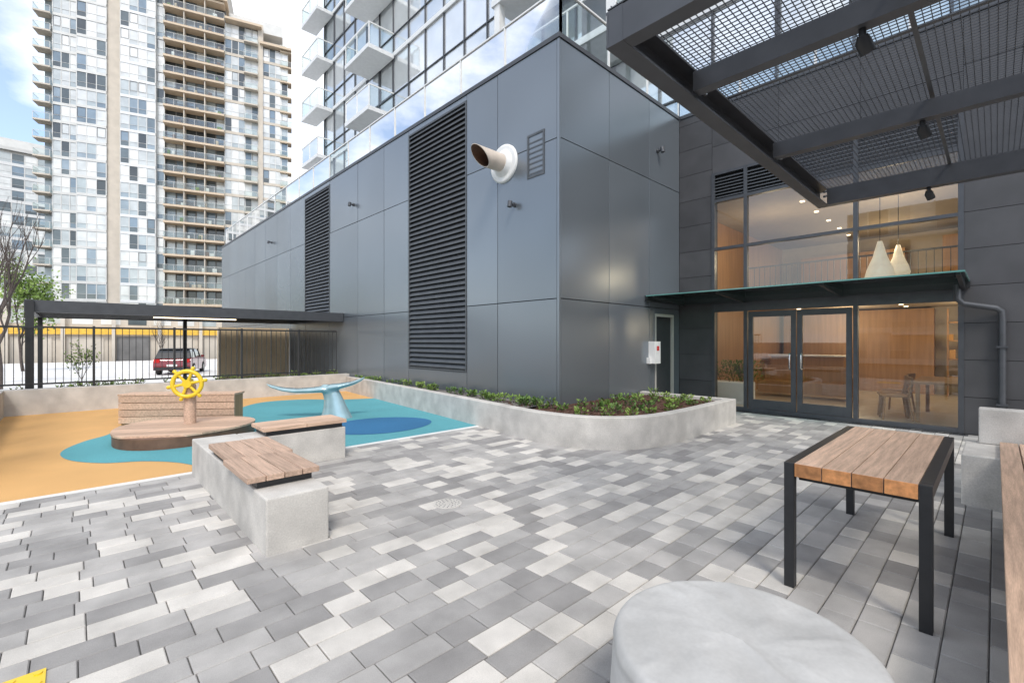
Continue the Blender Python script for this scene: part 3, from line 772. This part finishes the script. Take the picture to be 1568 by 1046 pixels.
for f in range(1,23):
    z=f*fh
    balcony(g,16.4,25.5,z+.05,-1.1,.85,'atan',sh=.36)
    g.box(19.3,19.45,-.9,.85,z+.05,z+fh-.32,'aconc'); g.box(22.4,22.55,-.9,.85,z+.05,z+fh-.32,'aconc')
    for _ in range(3):
        u=random.uniform(16.8,24.6); g.box(u,u+random.uniform(.3,.7),-.6,-.1,z+.05,z+random.uniform(.5,1.0),random.choice(['wooddark','white','adark','leaf','atan']))
    balcony(g,-.6,1.5,z+.05,-.6,1.4,'aconc',sh=.25)
    if f<21: balcony(g,28.6,30.8,z+.05,-1.1,-.05,'aconc',sh=.22); balcony(g,34.6,36.6,z+.05,-.5,1.6,'atan',sh=.25)
facade(g,25.5,30.9,0,21,fh,1.1,0,'awin','agrey','aconc',sh=.5,fw_=.12,ops=.1,bias=ab)
g.box(30.9,31.7,-.4,1.4,0,62,'aconc')
facade(g,31.7,35.9,0,20,fh,1.05,0,'awin','agrey','aconc',sh=.5,fw_=.12,ops=.1,bias=ab)
g.box(25.6,31.5,-1.4,6,61,61.4,'atan'); g.box(31.2,36.6,-1,6,58.2,58.6,'atan'); g.box(16,26,-1.5,6,64,64.5,'atan'); g.box(26,35,1,5,61.4,63.5,'agrey')
g.box(0.25,1.6,1.2,1.31,0,69,'awin',.3)
g.obj('high_rise_facade',hr)
d2=empty('distant_apartment_block',(-45,160,-.6),0); g=MB(); g.box(0,43,.3,20,0,47,'agrey')
facade(g,0,43,0,16,2.9,2.2,0,'awin','agrey','offwhite',sh=.7,fw_=.2,ops=0,bias=ab); g.box(-.5,43.5,-.5,20,47,47.8,'agrey'); g.box(30,41,4,12,47.8,51,'agrey')
g.obj('block_facade',d2)
# building opposite, behind the camera
d3=empty('neighbouring_apartment_block',(-34,-34,-.6),R(90)); g=MB(); g.box(0,44,.3,15,0,14.5,'agrey')
facade(g,0,44,0,5,2.9,1.6,0,'awin','agrey','offwhite',sh=.5,fw_=.12,ops=0,bias=ab)
for f in range(1,5):
    for u in (6,16,26,36): balcony(g,u,u+4.5,f*2.9,-1.5,-.04,'offwhite')
g.obj('block_facade',d3)

# low parkade / shop beyond street
lb=empty('parkade_entrance_building',(0,0,0)); g=MB()
g.box(-20,14,62,80,-.6,5.1,'aconc')
g.box(-20,14,61.6,62,2.2,2.8,'yband'); g.box(-20,14,61.5,62,4.8,5.2,'agrey')
for i in range(9): g.box(-19+i*3.7,-16.3+i*3.7,61.9,62.01,-.6,2.0,'aconc' if i%3 else 'adark')
for i in range(10): g.box(-19.4+i*3.7,-19.1+i*3.7,61.5,62,-.6,4.8,'aconc')
for i in range(16): g.box(-19+i*2.1,-17.5+i*2.1,61.95,62.02,3.2,4.5,'awin')
g.obj('parkade_facade',lb)

# car
def car(x,y,rz,name='parked_car'):
    e=empty(name,(x,y,SZ),rz); g=MB()
    body=[(-2.2,.28),(-2.25,.55),(-2.2,.9),(-1.95,1.0),(1.0,.98),(1.9,.86),(2.2,.7),(2.25,.4),(2.15,.26),(1.75,.26),(1.65,.5),(1.4,.66),(1.1,.66),(.85,.5),(.78,.24),(-.9,.24),(-1.0,.5),(-1.22,.66),(-1.5,.66),(-1.75,.5),(-1.82,.26)]
    g.extr(body,'Y',-.9,.9,'carpaint',.5)
    g.obj('body',e,bevel=.05)
    g=MB()
    def sec(z,xa,xb,w): return [(xa,-w,z),(xb,-w,z),(xb,w,z),(xa,w,z)]
    g.rings([sec(.97,-2.1,.95,.86),sec(1.3,-1.9,.45,.78),sec(1.48,-1.7,.1,.70)],'cardark')
    for f in range(len(g.sm)): g.sm[f]=False
    g.obj('windows',e)
    g=MB(); g.rings([sec(1.482,-1.78,.15,.71),sec(1.54,-1.6,-.05,.64)],'black')
    for xx in (-1.95,-.75,.55):
        for sgn in (-1,1): g.tube([(xx,sgn*.865,.98),(xx*.82-.05,sgn*.715,1.49)],.035,'black',6)
    for sgn in (-1,1): g.box(-2.26,-2.2,sgn*.72-.13,sgn*.72+.13,.72,.92,'redlamp'); g.box(.55,.72,sgn*.98-.08,sgn*.98+.08,.98,1.1,'carpaint'); g.box(2.15,2.24,sgn*.65-.16,sgn*.65+.16,.6,.74,'white')
    g.box(-2.275,-2.24,-.25,.25,.5,.62,'white'); g.box(-2.29,-2.2,-.85,.85,.3,.46,'black')
    g.obj('roof_and_trim',e)
    g=MB()
    for xx in (-1.36,1.25):
        for sgn in (-1,1):
            g.cyl((xx,sgn*.72,.33),(xx,sgn*.92,.33),.33,'rubber',24); g.cyl((xx,sgn*.92,.33),(xx,sgn*.93,.33),.2,'steel',16)
    g.obj('wheels',e)
car(4.9,35,R(70))

# trees
def tree(x,y,z,h,name,leaves=0,k='leafY',seed=1,spread=.5,ls=1.0):
    rnd=random.Random(seed); g=MB(); lf=[]
    def br(p,d,L,r,dep):
        n=3; pts=[p]; q=p.copy(); dd=d.copy()
        for i in range(n):
            dd=(dd+Vector((rnd.gauss(0,.1),rnd.gauss(0,.1),.12))).normalized(); q=q+dd*L/n; pts.append(q.copy())
        g.tube(pts,[r*(1-.4*i/n) for i in range(n+1)],'bark',5 if dep<3 else 3)
        if dep>=5: lf.append(q); return
        if dep>=3: lf.append(q)
        for i in range(2):
            t=rnd.choice(pts[1:]) if dep>0 else pts[rnd.choice([2,3])]
            an=rnd.random()*6.283; nd=(dd+Vector((math.cos(an),math.sin(an),rnd.uniform(0,.7)))*spread*1.3).normalized()
            br(t,nd,L*rnd.uniform(.6,.8),r*.55,dep+1)
        br(q,dd,L*.75,r*.6,dep+1)
    br(Vector((x,y,z)),Vector((0,0,1)),h*.27,h*.012,0)
    if leaves:
        for c in lf:
            b=rnd.random()*.5
            for i in range(leaves):
                o_=Vector((rnd.gauss(0,.22),rnd.gauss(0,.22),rnd.gauss(0,.18)))*(h/5); leaf(g,c+o_,Vector((rnd.gauss(0,1),rnd.gauss(0,1),rnd.gauss(0,1))),.2*ls,.065*ls,k,min(1,b+rnd.random()*.5))
    g.obj(name,recalc=False)
tree(-2.2,28,-.5,10.3,'bare_street_tree',seed=3,spread=.42)
tree(-3.4,31,-.5,9.0,'bare_street_tree',seed=9,spread=.42)
tree(-2.4,44,-.5,8.2,'leafy_street_tree',leaves=7,seed=5,spread=.42)
tree(5,46,-.5,4.4,'bare_street_tree',seed=15)
tree(.13,14.2,.42,1.25,'young_ornamental_tree',leaves=1,seed=21,spread=.45,ls=.25)

# ---------------------------------------------------------------- light
sd=Vector((-.50,-.72,0)).normalized(); el=R(50)
sv=Vector((sd.x*math.cos(el),sd.y*math.cos(el),math.sin(el)))
sun=bpy.data.lights.new('sun','SUN'); sun.energy=2.1; sun.angle=R(13); sun.color=(1,.94,.85)
so=bpy.data.objects.new('sun',sun); so.rotation_euler=sv.to_track_quat('Z','Y').to_euler(); S.collection.objects.link(so)
w=bpy.data.worlds.new('World'); S.world=w; w.use_nodes=True; nt=w.node_tree; L=nt.links
bg=nt.nodes['Background']; bg.inputs[1].default_value=.15
sk=N(nt,'ShaderNodeTexSky'); sk.sky_type='NISHITA'; sk.sun_disc=False; sk.sun_elevation=el; sk.sun_rotation=math.atan2(sv.x,sv.y)
sk.dust_density=1.0; sk.air_density=1.0
sb=N(nt,'ShaderNodeVectorMath',operation='SCALE'); sb.inputs['Scale'].default_value=1.8
L.new(sk.outputs[0],sb.inputs[0])
tc=N(nt,'ShaderNodeTexCoord'); mp=N(nt,'ShaderNodeMapping'); mp.inputs['Scale'].default_value=(1,1,1.8); mp.inputs['Location'].default_value=(.35,.1,.2)
nz=N(nt,'ShaderNodeTexNoise'); nz.inputs['Scale'].default_value=2.6; nz.inputs['Detail'].default_value=8; nz.inputs['Roughness'].default_value=.55
cr=N(nt,'ShaderNodeMapRange'); cr.inputs[1].default_value=.42; cr.inputs[2].default_value=.64; cr.inputs[3].default_value=.10
mx=N(nt,'ShaderNodeMix',data_type='RGBA')
L.new(tc.outputs['Generated'],mp.inputs[0]); L.new(mp.outputs[0],nz.inputs['Vector']); L.new(nz.outputs['Fac'],cr.inputs[0]); L.new(cr.outputs[0],mx.inputs[0])
L.new(sb.outputs[0],mx.inputs[6]); mx.inputs[7].default_value=(12,12,11.9,1); L.new(mx.outputs[2],bg.inputs[0])

cam=bpy.data.cameras.new('camera'); cam.lens=16.19; cam.sensor_width=36; cam.clip_end=2000; cam.clip_start=.05
co=bpy.data.objects.new('camera',cam); co.location=(0,0,1.5); co.rotation_euler=(R(90),0,R(-43.6)); S.collection.objects.link(co); S.camera=co
S.view_settings.view_transform='Standard'; S.view_settings.look='None'; S.view_settings.exposure=0
